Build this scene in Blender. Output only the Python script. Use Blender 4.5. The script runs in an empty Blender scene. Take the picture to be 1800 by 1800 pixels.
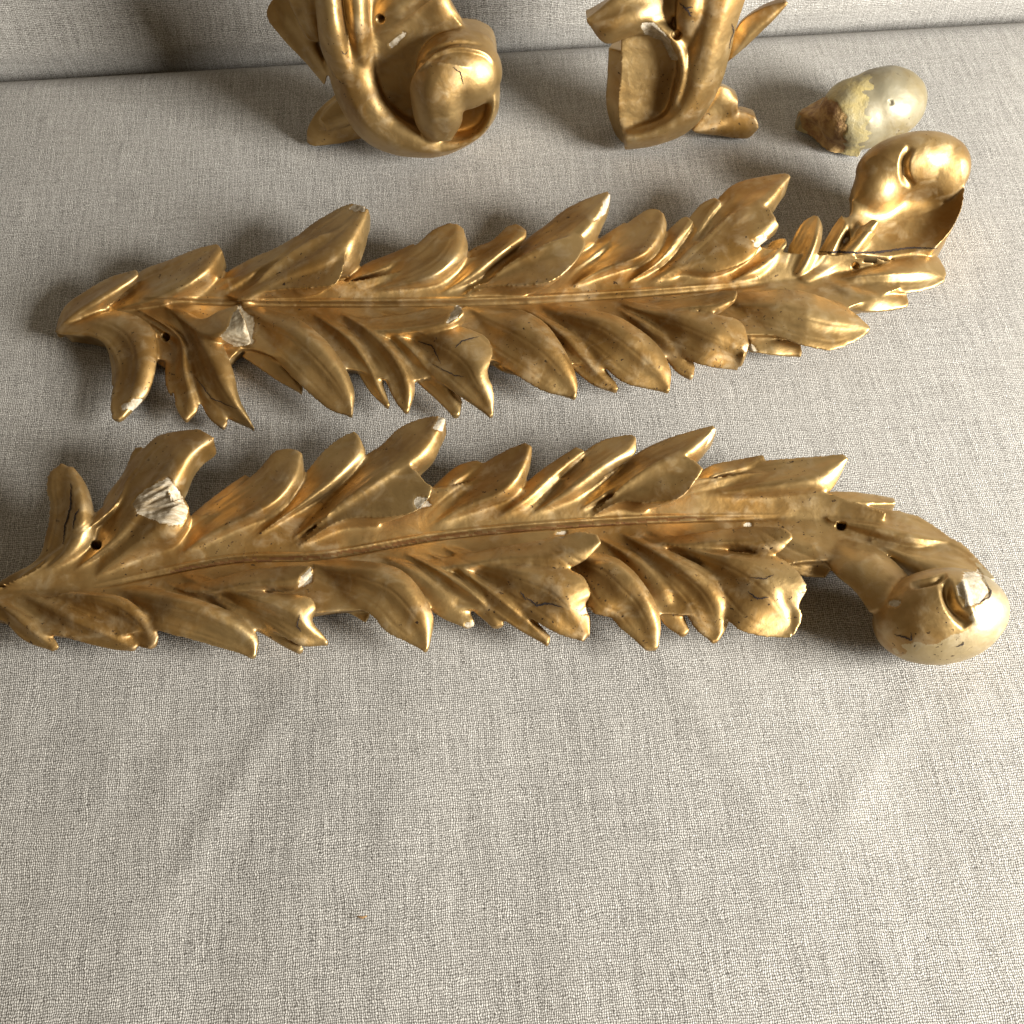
import bpy, bmesh, math, random
import numpy as np
from mathutils import Vector, Matrix
from mathutils.bvhtree import BVHTree
from mathutils.kdtree import KDTree

random.seed(7); rng = np.random.default_rng(7)
SC = bpy.context.scene
COL = SC.collection

# ------------------------------------------------------------------ camera
PITCH = math.radians(58.0); FOV = math.radians(46.0); DIST = 0.56
CAM = np.array([0.0, -DIST*math.cos(PITCH), DIST*math.sin(PITCH)])
FWD = np.array([0.0, math.cos(PITCH), -math.sin(PITCH)])
UP = np.array([0.0, math.sin(PITCH), math.cos(PITCH)])
RIGHT = np.array([1.0, 0.0, 0.0])
FPX = 900.0/math.tan(FOV/2)
cd = bpy.data.cameras.new('camera'); cam = bpy.data.objects.new('camera', cd); COL.objects.link(cam)
cd.sensor_fit = 'HORIZONTAL'; cd.angle = FOV; cd.clip_start = 0.01; cd.clip_end = 20
cam.location = CAM
cam.rotation_euler = (math.pi/2 - PITCH, 0, 0)
SC.camera = cam

# ------------------------------------------------------------------ light
w = bpy.data.worlds.new('World'); SC.world = w; w.use_nodes = True
bg = w.node_tree.nodes['Background']
bg.inputs['Color'].default_value = (1.0, 0.82, 0.58, 1); bg.inputs['Strength'].default_value = 0.15

def area(name, loc, target, sx, sy, energy, color):
    ld = bpy.data.lights.new(name, 'AREA'); ld.shape = 'RECTANGLE'; ld.size = sx; ld.size_y = sy
    ld.energy = energy; ld.color = color
    o = bpy.data.objects.new(name, ld); COL.objects.link(o); o.location = loc
    o.rotation_euler = (Vector(target)-Vector(loc)).to_track_quat('-Z', 'Y').to_euler()
    return o
AZ, EL, LD = math.radians(-22), math.radians(23), 1.2
area('window_light', (LD*math.cos(EL)*math.cos(AZ), LD*math.cos(EL)*math.sin(AZ)+0.05, LD*math.sin(EL)), (0, 0.05, 0.0),
     0.46, 0.42, 55, (0.99, 0.99, 0.98))
area('warm_fill', (-0.9, -0.55, 1.5), (0, 0.05, 0), 1.3, 1.3, 1.5, (1.0, 0.75, 0.48))  # added fill lamp, lifts the cloth shadows with warm light

SC.view_settings.view_transform = 'Standard'; SC.view_settings.look = 'None'
SC.view_settings.exposure = 0.0; SC.view_settings.gamma = 1.0
SC.render.engine = 'CYCLES'
SC.cycles.use_denoising = True; SC.cycles.denoiser = 'OPENIMAGEDENOISE'; SC.cycles.denoising_input_passes = 'RGB_ALBEDO_NORMAL'
SC.cycles.max_bounces = 6
SC.cycles.sample_clamp_indirect = 3.0; SC.cycles.blur_glossy = 0.6; SC.cycles.caustics_reflective = True

# ------------------------------------------------------------------ photo <-> space
def rays(px):
    px = np.atleast_2d(np.asarray(px, float))
    d = (px[:, :1]-900)*RIGHT + (900-px[:, 1:2])*UP + FPX*FWD
    return d/np.linalg.norm(d, axis=1)[:, None]
class Frame:                                   # a plane in space; heights are measured along its normal
    def __init__(s, o, n): s.o = np.array(o, float); s.n = np.array(n, float)/np.linalg.norm(n)
    def at(s, px, h):                          # h in mm
        d = rays(px); h = np.atleast_1d(np.asarray(h, float))*0.001
        t = ((s.o-CAM)@s.n + h)/(d@s.n)
        return CAM + d*t[:, None]
TABLE = Frame((0, 0, 0), (0, 0, 1))
def project(P):
    v = P-CAM; z = v@FWD
    return np.stack([900+FPX*(v@RIGHT)/z, 900-FPX*(v@UP)/z], 1)
def pts(s): return np.array([[float(c) for c in p.split(',')] for p in s.split()])
def resample(P, n):
    P = np.asarray(P, float)
    if len(P) > 2:                             # centripetal-ish Catmull-Rom, then even arc length
        Q = np.vstack([2*P[0]-P[1], P, 2*P[-1]-P[-2]]); out = []
        for i in range(1, len(Q)-2):
            p0, p1, p2, p3 = Q[i-1:i+3]
            for t in np.linspace(0, 1, 10, endpoint=False):
                out.append(.5*((2*p1)+(-p0+p2)*t+(2*p0-5*p1+4*p2-p3)*t*t+(-p0+3*p1-3*p2+p3)*t**3))
        out.append(P[-1]); P = np.array(out)
    s = np.r_[0, np.cumsum(np.linalg.norm(np.diff(P, axis=0), axis=1))]; s /= s[-1]
    u = np.linspace(0, 1, n)
    return np.stack([np.interp(u, s, P[:, k]) for k in range(P.shape[1])], 1)

# ------------------------------------------------------------------ carved solids
class Solid:                                   # pieces of one carving, fused later
    def __init__(s, rib=None): s.v = []; s.f = []; s.tag = []; s.names = []; s.veins = []; s.rib = None if rib is None else resample(pts(rib), 120)
    def add(s, V, F, name):
        b = sum(len(x) for x in s.v); s.v.append(V); s.f += [tuple(i+b for i in f) for f in F]
        s.tag.append(np.full(len(V), len(s.names))); s.names.append(name)
NS0, MH = 26, 9
def lobe(sol, name, L, C, R, h, dl=4, dr=4, th=12, p=None, blunt=False, fr=TABLE, shrink=0.66, pr=None, wide=None, tp=None):
    NS = max(NS0, 6*max(len(L.split()), len(C.split())))
    p = p or (1.35 if name == 'leaf' else 1.9); flute = 1.5 if name == 'leaf' and dl > 3 else 0.0
    pr = pr or max(p*1.5, 2.0); tp = tp if tp is not None else (0.3 if th >= 18 or blunt else 0.72)
    L, C, R = (pts(q) for q in (L, C, R)); h = list(h)
    if sol.rib is not None and name == 'leaf' and th > 6:     # let the leaf flow out of the midrib
        dy = C[0, 1]-np.interp(C[0, 0], sol.rib[:, 0], sol.rib[:, 1])
        if abs(dy) > 10:
            x = max(C[0, 0]-1.1*abs(dy)-8, sol.rib[0, 0]+8); c0 = np.array([x, np.interp(x, sol.rib[:, 0], sol.rib[:, 1])+0.16*dy])
            off = lambda E: c0+(E[0]-C[0])*0.2
            L, C, R = np.vstack([off(L), L]), np.vstack([c0, C]), np.vstack([off(R), R]); h = [min(h[0]-6, 10.8)]+h
    L, C, R = (resample(q, NS) for q in (L, C, R))
    if name == 'leaf' and dl > 0: C[1:-1] += 0.3*(R-C)[1:-1]
    if name == 'leaf' and dl > 0:
        g = 1+0.22*np.clip(1-np.linspace(0, 1.15, NS), 0, 1)[:, None]; L, R = C+(L-C)*g, C+(R-C)*g; dl, dr = dl*1.2, dr*1.0
    if name == 'leaf' and dl > 4 and fr is TABLE:
        for f_ in (0.24, 0.74): sol.veins.append((C+(L-C)*f_)[3:-3])
    if wide: L, R = C+(L-C)*wide[0], C+(R-C)*wide[1]
    t = np.linspace(0, 1, NS)
    hs = np.interp(t, np.linspace(0, 1, len(h)), h)
    hs = np.convolve(np.r_[[hs[0]]*2, hs, [hs[-1]]*2], np.array([1, 2, 3, 2, 1])/9, 'valid')
    env = 0.45+0.55*np.clip(t/0.3, 0, 1)
    if not blunt: env = env*(1-np.clip((t-0.6)/0.4, 0, 1)**2.2)
    Z = []; XY = []
    for k in range(-MH, MH+1):
        u = abs(k)/MH; E, d = (L, dl) if k < 0 else (R, dr)
        XY.append(C+(E-C)*u); Z.append(hs-d*env*u**(p if k < 0 else pr)-(flute*np.exp(-((u-0.5)/0.2)**2)*np.sin(np.pi*np.clip(t*0.9+0.05, 0, 1)) if k < 0 else 0))
    XY = np.array(XY); Z = np.array(Z)                       # (2M+1, NS)
    top = fr.at(XY.reshape(-1, 2), Z.ravel()).reshape(XY.shape[0], NS, 3)
    mid = top[MH][None]
    bot = mid+(top-mid)*shrink
    if fr is TABLE:
        zb = np.minimum(np.maximum(mid[..., 2]-th*0.001*(1-tp*t**1.5), 0.0012), top[..., 2]-0.0028)
        bot = bot.copy(); bot[..., 2] = np.maximum(np.broadcast_to(zb, bot.shape[:2]), 0.0006)
    else:
        bot = bot-fr.n*th*0.001
        bot[..., 2] = np.maximum(bot[..., 2], 0.0006); top[..., 2] = np.maximum(top[..., 2], 0.0010)
    W = 2*MH+1; n = W*NS
    V = np.vstack([top.reshape(-1, 3), bot.reshape(-1, 3)]); F = []
    ix = lambda k, i: k*NS+i
    for k in range(W-1):
        for i in range(NS-1):
            F.append((ix(k, i), ix(k, i+1), ix(k+1, i+1), ix(k+1, i)))
            F.append((n+ix(k, i), n+ix(k+1, i), n+ix(k+1, i+1), n+ix(k, i+1)))
    for i in range(NS-1):
        F.append((ix(0, i), n+ix(0, i), n+ix(0, i+1), ix(0, i+1)))
        F.append((ix(W-1, i), ix(W-1, i+1), n+ix(W-1, i+1), n+ix(W-1, i)))
    for k in range(W-1):
        F.append((ix(k, 0), ix(k+1, 0), n+ix(k+1, 0), n+ix(k, 0)))
        F.append((ix(k, NS-1), n+ix(k, NS-1), n+ix(k+1, NS-1), ix(k+1, NS-1)))
    sol.add(V, F, name)
def ball(sol, name, px, h, r, rot=(0, 0, 0), fr=TABLE):
    bm = bmesh.new(); bmesh.ops.create_icosphere(bm, subdivisions=4, radius=1)
    M = Matrix.LocRotScale(Vector(fr.at([px], h)[0]), None, None) @ (Matrix.Rotation(math.radians(rot[2]), 4, 'Z') @
        Matrix.Rotation(math.radians(rot[1]), 4, 'Y') @ Matrix.Rotation(math.radians(rot[0]), 4, 'X')) @ Matrix.Diagonal((r[0]*.001, r[1]*.001, r[2]*.001, 1))
    bmesh.ops.transform(bm, matrix=M, verts=bm.verts)
    V = np.array([v.co[:] for v in bm.verts]); V[:, 2] = np.maximum(V[:, 2], 0.0006)
    F = [tuple(v.index for v in f.verts) for f in bm.faces]; bm.free(); sol.add(V, F, name)

def fuse(sol, voxel, smooth=5):
    V = np.vstack(sol.v); me = bpy.data.meshes.new('tmp'); me.from_pydata(V.tolist(), [], sol.f)
    bm = bmesh.new(); bm.from_mesh(me); bmesh.ops.recalc_face_normals(bm, faces=bm.faces); bm.to_mesh(me); bm.free()
    o = bpy.data.objects.new('tmp', me); COL.objects.link(o)
    m = o.modifiers.new('r', 'REMESH'); m.mode = 'VOXEL'; m.voxel_size = voxel
    m = o.modifiers.new('s', 'SMOOTH'); m.factor = 0.5; m.iterations = smooth
    dg = bpy.context.evaluated_depsgraph_get(); dg.update()
    ev = o.evaluated_get(dg).to_mesh()
    nv, nf = len(ev.vertices), len(ev.polygons)
    co = np.empty(nv*3); ev.vertices.foreach_get('co', co)
    fv = np.empty(nf*4, int); ev.loops.foreach_get('vertex_index', fv)
    o.evaluated_get(dg).to_mesh_clear(); bpy.data.objects.remove(o); bpy.data.meshes.remove(me)
    return co.reshape(-1, 3), fv.reshape(-1, 4)
def normals(V, F):
    a = V[F[:, 2]]-V[F[:, 0]]; b = V[F[:, 3]]-V[F[:, 1]]; fn = np.cross(a, b)
    N = np.zeros_like(V)
    for c in range(3): N[:, c] = sum(np.bincount(F[:, k], fn[:, c], len(V)) for k in range(4))
    return N/np.maximum(np.linalg.norm(N, axis=1), 1e-12)[:, None], fn
def fillet(V, F, it=12, k=0.5):               # gesso settles in the hollows: smooth concave places only
    e = np.vstack([F[:, [0, 1]], F[:, [1, 2]], F[:, [2, 3]], F[:, [3, 0]]]); n = len(V)
    deg = np.bincount(e[:, 0], minlength=n)+np.bincount(e[:, 1], minlength=n)
    for _ in range(it):
        A_ = np.stack([np.bincount(e[:, 0], V[e[:, 1], c], n)+np.bincount(e[:, 1], V[e[:, 0], c], n) for c in range(3)], 1)/deg[:, None]
        N, _f = normals(V, F); D_ = A_-V; s_ = (D_*N).sum(1)
        V += N*(np.clip(s_, 0, None)*k)[:, None]+(D_-N*s_[:, None])*0.25
def relax_lines(V, F, lines, r=11, it=22):
    P = project(V); m = np.zeros(len(V), bool)
    for l in lines:
        l = resample(pts(l), 24)
        for i in range(23): m |= seg_dist(P, l[i], l[i+1])[0] < r
    e = np.vstack([F[:, [0, 1]], F[:, [1, 2]], F[:, [2, 3]], F[:, [3, 0]]]); e = e[m[e].any(1)]; n = len(V)
    deg = np.maximum(np.bincount(e[:, 0], minlength=n)+np.bincount(e[:, 1], minlength=n), 1)
    for _ in range(it):
        A_ = np.stack([np.bincount(e[:, 0], V[e[:, 1], c], n)+np.bincount(e[:, 1], V[e[:, 0], c], n) for c in range(3)], 1)/deg[:, None]
        V[m] += (A_-V)[m]*0.6
def seg_dist(P, A, B):
    d = B-A; L2 = (d@d)+1e-9; t = np.clip(((P-A)@d)/L2, 0, 1)
    return np.linalg.norm(P-(A+t[:, None]*d), axis=1), t
def stroke(V, N, line, r, amt, taper=True, hmin=None, P=None):
    """gouge (amt<0) or raise (amt>0) mm along a line drawn over the visible side; r is the half width in photo pixels"""
    P = project(V) if P is None else P; line = resample(pts(line), 30) if isinstance(line, str) else line
    lo, hi = line.min(0)-r, line.max(0)+r
    view = CAM-V; view /= np.linalg.norm(view, axis=1)[:, None]
    m = np.where(((P > lo) & (P < hi)).all(1) & ((N*view).sum(1) > 0.05))[0]
    if hmin is not None: m = m[V[m, 2] > hmin*.001]
    if len(m) == 0: return
    best = np.full(len(m), 1e9); tt = np.zeros(len(m))
    for i in range(len(line)-1):
        d, t = seg_dist(P[m], line[i], line[i+1]); q = d < best
        best[q] = d[q]; tt[q] = (i+t[q])/(len(line)-1)
    g = np.clip(1-(best/r)**2, 0, 1)**2
    if taper: g *= np.clip(np.minimum(tt, 1-tt)/0.25, 0, 1)**0.7
    V[m] += N[m]*(amt*.001*g)[:, None]
    V[m, 2] = np.maximum(V[m, 2], 0.0004)
def vnoise(P, s, seed):                        # cheap smooth value noise in 3-D
    Q = P*s+seed*17.3; i = np.floor(Q).astype(int); f = Q-i; f = f*f*(3-2*f); out = np.zeros(len(P))
    def hsh(a, b, c):
        n = (a*374761393+b*668265263+c*2147483647*3+seed*9176) & 0x7fffffff
        n = ((n ^ (n >> 13))*1274126177) & 0x7fffffff
        return ((n ^ (n >> 16)) & 0xffff)/65535.0
    for a in (0, 1):
        for b in (0, 1):
            for c in (0, 1):
                wgt = (f[:, 0] if a else 1-f[:, 0])*(f[:, 1] if b else 1-f[:, 1])*(f[:, 2] if c else 1-f[:, 2])
                out += wgt*hsh(i[:, 0]+a, i[:, 1]+b, i[:, 2]+c)
    return out*2-1
def inside(P, poly):
    r = np.zeros(len(P), bool); j = len(poly)-1
    for i in range(len(poly)):
        a, b = poly[i], poly[j]
        c = ((a[1] > P[:, 1]) != (b[1] > P[:, 1])) & (P[:, 0] < (b[0]-a[0])*(P[:, 1]-a[1])/(b[1]-a[1]+1e-12)+a[0])
        r ^= c; j = i
    return r

# ------------------------------------------------------------------ materials
def nt(name):
    m = bpy.data.materials.new(name); m.use_nodes = True; t = m.node_tree; return m, t, t.nodes['Principled BSDF']
class G:                                       # small node helper
    def __init__(s, t): s.t = t
    def n(s, typ, **kw):
        o = s.t.nodes.new(typ)
        for k, v in kw.items(): setattr(o, k, v)
        return o
    def link(s, a, b): s.t.links.new(a, b)
    def put(s, sock, v):
        if hasattr(v, 'links'): s.link(v, sock)
        else: sock.default_value = v
    def math(s, op, a, b=0.0, c=None):
        o = s.n('ShaderNodeMath', operation=op); s.put(o.inputs[0], a); s.put(o.inputs[1], b)
        if c is not None: s.put(o.inputs[2], c)
        return o.outputs[0]
    def noise(s, vec, scale, detail=3, rough=0.5, dist=0.0):
        o = s.n('ShaderNodeTexNoise'); s.link(vec, o.inputs['Vector']); o.inputs['Scale'].default_value = scale
        o.inputs['Detail'].default_value = detail; o.inputs['Roughness'].default_value = rough; o.inputs['Distortion'].default_value = dist
        return o.outputs['Fac']
    def ramp(s, fac, a, b, ca=0.0, cb=1.0):
        o = s.n('ShaderNodeMapRange', interpolation_type='SMOOTHSTEP'); s.link(fac, o.inputs['Value'])
        for k, v in zip(('From Min', 'From Max', 'To Min', 'To Max'), (a, b, ca, cb)): o.inputs[k].default_value = v
        return o.outputs[0]
    def mix(s, fac, a, b):
        o = s.n('ShaderNodeMix', data_type='RGBA'); s.put(o.inputs[0], fac)
        for i, v in ((6, a), (7, b)):
            if hasattr(v, 'links'): s.link(v, o.inputs[i])
            else: o.inputs[i].default_value = (*v, 1)
        return o.outputs[2]
    def bump(s, h, dist, strength=1.0, normal=None):
        o = s.n('ShaderNodeBump'); o.inputs['Distance'].default_value = dist; o.inputs['Strength'].default_value = strength
        s.link(h, o.inputs['Height'])
        if normal is not None: s.link(normal, o.inputs['Normal'])
        return o.outputs[0]

def gold_material(name, base, pale, deep, rough=0.44, palefac=(0.5, 0.75), metal=1.0):
    m, t, p = nt(name); g = G(t)
    v = g.n('ShaderNodeTexCoord').outputs['Object']
    n1 = g.noise(v, 28, 4, 0.6); n2 = g.noise(v, 110, 4, 0.6, 0.4); n3 = g.noise(v, 700, 2, 0.5)
    col = g.mix(g.ramp(n1, 0.35, 0.68), base, deep)
    col = g.mix(g.math('MULTIPLY', g.ramp(n2, *palefac), 0.45), col, pale)
    spots = g.ramp(g.noise(v, 460, 2, 0.6), 0.655, 0.72)                      # flecks of grime
    zone = g.ramp(g.noise(v, 24, 2, 0.5), 0.45, 0.6)
    sp = g.math('MULTIPLY', spots, zone)
    col = g.mix(sp, col, (0.05, 0.026, 0.012))
    g.link(col, p.inputs['Base Color'])
    p.inputs['Metallic'].default_value = metal
    r = g.math('ADD', g.math('ADD', g.ramp(n2, 0.3, 0.7, rough-0.06, rough+0.06), g.ramp(n1, 0.35, 0.7, -0.05, 0.10)), g.math('MULTIPLY', sp, 0.3))
    g.link(r, p.inputs['Roughness'])
    b1 = g.bump(n3, 0.00010, 0.5)
    b2 = g.bump(n2, 0.0007, 0.4, g.bump(g.noise(v, 55, 3, 0.55), 0.0016, 0.35, b1))
    g.link(b2, p.inputs['Normal'])
    p.inputs['Coat Weight'].default_value = 0.35; p.inputs['Coat Roughness'].default_value = 0.36
    return m
GOLD = gold_material('bronze_gilding', (0.42, 0.275, 0.105), (0.53, 0.425, 0.255), (0.26, 0.138, 0.032), rough=0.51, palefac=(0.47, 0.75), metal=0.90)
SKYLIT = gold_material('sky_sheen_gilding', (0.44, 0.345, 0.20), (0.50, 0.43, 0.30), (0.38, 0.28, 0.13), rough=0.52, metal=0.8)  # paler gilding: sky reflection on the round scroll painted as colour
BOLE = gold_material('reddish_worn_gilding', (0.24, 0.115, 0.035), (0.38, 0.23, 0.08), (0.14, 0.06, 0.018), rough=0.55, metal=0.7)
DULL = gold_material('dull_silvery_gilding', (0.26, 0.225, 0.14), (0.34, 0.31, 0.24), (0.21, 0.15, 0.055), rough=0.62, metal=0.4)

def plain(name, c1, c2, scale, rough=0.8, bumpd=0.0006, stretch=None):
    m, t, p = nt(name); g = G(t); v = g.n('ShaderNodeTexCoord').outputs['Object']
    if stretch:
        mp = g.n('ShaderNodeMapping'); g.link(v, mp.inputs['Vector']); mp.inputs['Scale'].default_value = stretch[0]; mp.inputs['Rotation'].default_value = stretch[1]
        v = mp.outputs[0]
    n = g.noise(v, scale, 5, 0.65); g.link(g.mix(g.ramp(n, 0.35, 0.65), c1, c2), p.inputs['Base Color'])
    p.inputs['Roughness'].default_value = rough; g.link(g.bump(n, bumpd, 0.8), p.inputs['Normal']); return m
GESSO = plain('chalky_gesso', (0.50, 0.43, 0.32), (0.33, 0.26, 0.16), 420)
DUSTY = plain('dull_bared_ground', (0.44, 0.37, 0.25), (0.27, 0.20, 0.11), 380, 0.7)
WOOD = plain('broken_pale_wood', (0.64, 0.55, 0.40), (0.36, 0.26, 0.14), 60, 0.7, 0.002, ((1, 9, 4), (0, 0, 0.45)))
YELLOW = plain('yellowed_size', (0.40, 0.31, 0.12), (0.30, 0.25, 0.13), 120, 0.55, 0.0015)
RUST = plain('brown_broken_core', (0.40, 0.25, 0.09), (0.20, 0.10, 0.035), 160, 0.8, 0.003)
CRACK = plain('dark_crack', (0.035, 0.018, 0.010), (0.015, 0.009, 0.006), 300, 0.9)

def linen(name, tint):
    m, t, p = nt(name); g = G(t)
    uv = g.n('ShaderNodeUVMap'); uv.uv_map = 'cloth'
    nz = g.n('ShaderNodeTexNoise'); g.link(uv.outputs[0], nz.inputs['Vector']); nz.inputs['Scale'].default_value = 45; nz.inputs['Detail'].default_value = 2
    ctr = g.n('ShaderNodeVectorMath', operation='SUBTRACT'); g.link(nz.outputs['Color'], ctr.inputs[0]); ctr.inputs[1].default_value = (0.5, 0.5, 0.5)
    sc_ = g.n('ShaderNodeVectorMath', operation='SCALE'); g.link(ctr.outputs[0], sc_.inputs[0]); sc_.inputs['Scale'].default_value = 0.0040
    ad = g.n('ShaderNodeVectorMath', operation='ADD'); g.link(uv.outputs[0], ad.inputs[0]); g.link(sc_.outputs[0], ad.inputs[1])
    nz2 = g.n('ShaderNodeTexNoise'); g.link(uv.outputs[0], nz2.inputs['Vector']); nz2.inputs['Scale'].default_value = 420; nz2.inputs['Detail'].default_value = 2
    c2 = g.n('ShaderNodeVectorMath', operation='SUBTRACT'); g.link(nz2.outputs['Color'], c2.inputs[0]); c2.inputs[1].default_value = (0.5, 0.5, 0.5)
    s2 = g.n('ShaderNodeVectorMath', operation='SCALE'); g.link(c2.outputs[0], s2.inputs[0]); s2.inputs['Scale'].default_value = 0.0017
    a2 = g.n('ShaderNodeVectorMath', operation='ADD'); g.link(ad.outputs[0], a2.inputs[0]); g.link(s2.outputs[0], a2.inputs[1])
    sep = g.n('ShaderNodeSeparateXYZ'); g.link(a2.outputs[0], sep.inputs[0])
    PW, PF = 0.00084, 0.00102
    u = g.math('DIVIDE', sep.outputs['X'], PW); v = g.math('DIVIDE', sep.outputs['Y'], PF)
    fu = g.math('FLOOR', u); fv = g.math('FLOOR', v)
    pi = math.pi
    def thread(a, fa, b, ph):
        prof = g.math('POWER', g.math('ABSOLUTE', g.math('SINE', g.math('MULTIPLY', a, pi))), 0.7)
        wav = g.math('SINE', g.math('ADD', g.math('MULTIPLY', g.math('ADD', b, fa), pi), ph))
        return g.math('MULTIPLY', prof, g.math('ADD', g.math('MULTIPLY', wav, 0.42), 0.58))
    warp = thread(u, fu, v, 0.0); weft = thread(v, fv, u, pi)
    # uneven yarn: thick and thin lengths along each thread
    def slub(sx, sy, seed):
        mp = g.n('ShaderNodeMapping'); g.link(a2.outputs[0], mp.inputs['Vector']); mp.inputs['Scale'].default_value = (sx, sy, 1); mp.inputs['Location'].default_value = (seed, seed, 0)
        return g.noise(mp.outputs[0], 1.0, 3, 0.6)
    sw = slub(1050, 30, 3.1); sf = slub(26, 480, 8.7)
    warp = g.math('MULTIPLY', warp, g.ramp(sw, 0.3, 0.7, 0.66, 1.26)); weft = g.math('MULTIPLY', weft, g.ramp(sf, 0.3, 0.7, 0.86, 1.1))
    hgt = g.math('MAXIMUM', warp, weft)
    spk = g.noise(a2.outputs[0], 900, 2, 0.6)
    tone = g.math('ADD', g.math('MULTIPLY', g.ramp(hgt, 0.2, 0.6), 0.42), g.math('MULTIPLY', g.ramp(hgt, 0.6, 1.08), 0.58))
    fac = g.math('ADD', tone, g.math('MULTIPLY', g.math('SUBTRACT', spk, 0.5), 0.9))
    c = g.mix(fac, (0.055*tint[0], 0.047*tint[1], 0.036*tint[2]), (0.575*tint[0], 0.54*tint[1], 0.475*tint[2]))
    big = g.noise(uv.outputs[0], 9, 4, 0.55)
    c = g.mix(g.ramp(big, 0.4, 0.75, 0.0, 0.12), c, (0.44*tint[0], 0.40*tint[1], 0.33*tint[2]))
    g.link(c, p.inputs['Base Color']); p.inputs['Roughness'].default_value = 0.9
    p.inputs['Specular IOR Level'].default_value = 0.2
    p.inputs['Sheen Weight'].default_value = 0.15
    g.link(g.bump(hgt, 0.0003, 0.8), p.inputs['Normal'])
    return m
LINEN = linen('woven_linen', (1, 1, 1))

# ------------------------------------------------------------------ the cloth
def link_mesh(name, V, F, mat, parent=None, N=None, origin=None):
    V = np.asarray(V, float)
    if origin is not None: V = V-origin
    me = bpy.data.meshes.new(name); nv, nf = len(V), len(F); F = np.asarray(F)
    me.vertices.add(nv); me.vertices.foreach_set('co', V.ravel())
    k = F.shape[1]; me.loops.add(nf*k); me.loops.foreach_set('vertex_index', F.ravel().astype(np.int32))
    me.polygons.add(nf); me.polygons.foreach_set('loop_start', np.arange(0, nf*k, k, dtype=np.int32))
    me.update(calc_edges=True); me.validate()
    me.polygons.foreach_set('use_smooth', np.ones(len(me.polygons), bool))
    if N is not None and len(me.vertices) == nv: me.normals_split_custom_set_from_vertices(N.tolist())
    me.materials.append(mat)
    o = bpy.data.objects.new(name, me); COL.objects.link(o)
    if parent is not None: o.parent = parent
    return o
def setuv(o, fn):
    me = o.data; uv = me.uv_layers.new(name='cloth')
    idx = np.empty(len(me.loops), int); me.loops.foreach_get('vertex_index', idx)
    uv.data.foreach_set('uv', fn[idx].ravel())
def gridfaces(nx, ny):
    i, j = np.meshgrid(np.arange(nx-1), np.arange(ny-1), indexing='ij'); a = (i*ny+j).ravel()
    return np.stack([a, a+ny, a+ny+1, a+1], 1)
# the crease where the seat cloth meets the backrest cloth
ca, cb = TABLE.at([[0, 119], [1800, 15]], [0, 0])
cdir = (cb-ca)/np.linalg.norm(cb-ca); cnor = np.array([-cdir[1], cdir[0], 0]); cmid = (ca+cb)/2
nx, ny = 420, 520
s = np.linspace(-0.75, 0.75, nx)
t = np.r_[np.linspace(-0.95, -0.02, ny-40), np.linspace(-0.0195, 0.016, 40)]
S, T = np.meshgrid(s, t, indexing='ij')
P = cmid+S[..., None]*cdir+T[..., None]*cnor
q = P.reshape(-1, 3)
wob = 0.0011*vnoise(q*[1, .32, 1], 26, 3)+0.0003*vnoise(q*[1, .22, 1], 75, 5)
wob *= np.clip((0.02-q[:, 1])/0.12, 0.12, 1)
fold = sum(am*np.exp(-(((q[:, 0]-x0)+(q[:, 1]-y0)*sl)/wd)**2)*np.exp(-((q[:, 1]-y0)/ln)**2) for x0, y0, sl, wd, ln, am in ((-.115, -.135, -.45, .007, .05, .0022), (-.15, -.12, -.3, .010, .06, -.0012), (.085, -.11, .5, .008, .05, .0016), (.15, -.12, -.7, .009, .06, .0018), (.02, -.2, .15, .012, .07, .0014), (-.02, -.16, .1, .01, .08, -.0012)))
q[:, 2] = wob-0.0018+fold*0.38
tt = T.ravel()
dip = np.clip((tt+0.022)/0.022, 0, None); q[:, 2] -= 0.0085*dip**2*(dip < 1)+np.where(dip >= 1, 0.0085+(tt)*2.0, 0)
# soft swell of the padding near the back edge
o = link_mesh('linen_seat_cloth', q, gridfaces(nx, ny), LINEN); setuv(o, np.stack([S.ravel(), T.ravel()], 1)); o['kind'] = 'structure'
t2 = np.r_[np.linspace(-0.03, 0.02, 24), np.linspace(0.025, 0.6, 60)]
S, T = np.meshgrid(s, t2, indexing='ij')
lean = math.radians(14)
off = 0.0095*np.exp(-np.clip(T+0.03, 0, None)/0.012)      # rounded lower edge, tucked back into the crease
P = cmid+S[..., None]*cdir+cnor*((np.maximum(T, 0)*math.sin(lean)+0.0085+off*0.8)[..., None])+np.array([0, 0, 1.])*(T*math.cos(lean))[..., None]
q = P.reshape(-1, 3); q += cnor*(0.0012*vnoise(q, 12, 9))[:, None]
o = link_mesh('linen_backrest_cloth', q, gridfaces(len(s), len(t2)), LINEN); setuv(o, np.stack([S.ravel()+3.3, T.ravel()], 1)); o['kind'] = 'structure'

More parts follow.
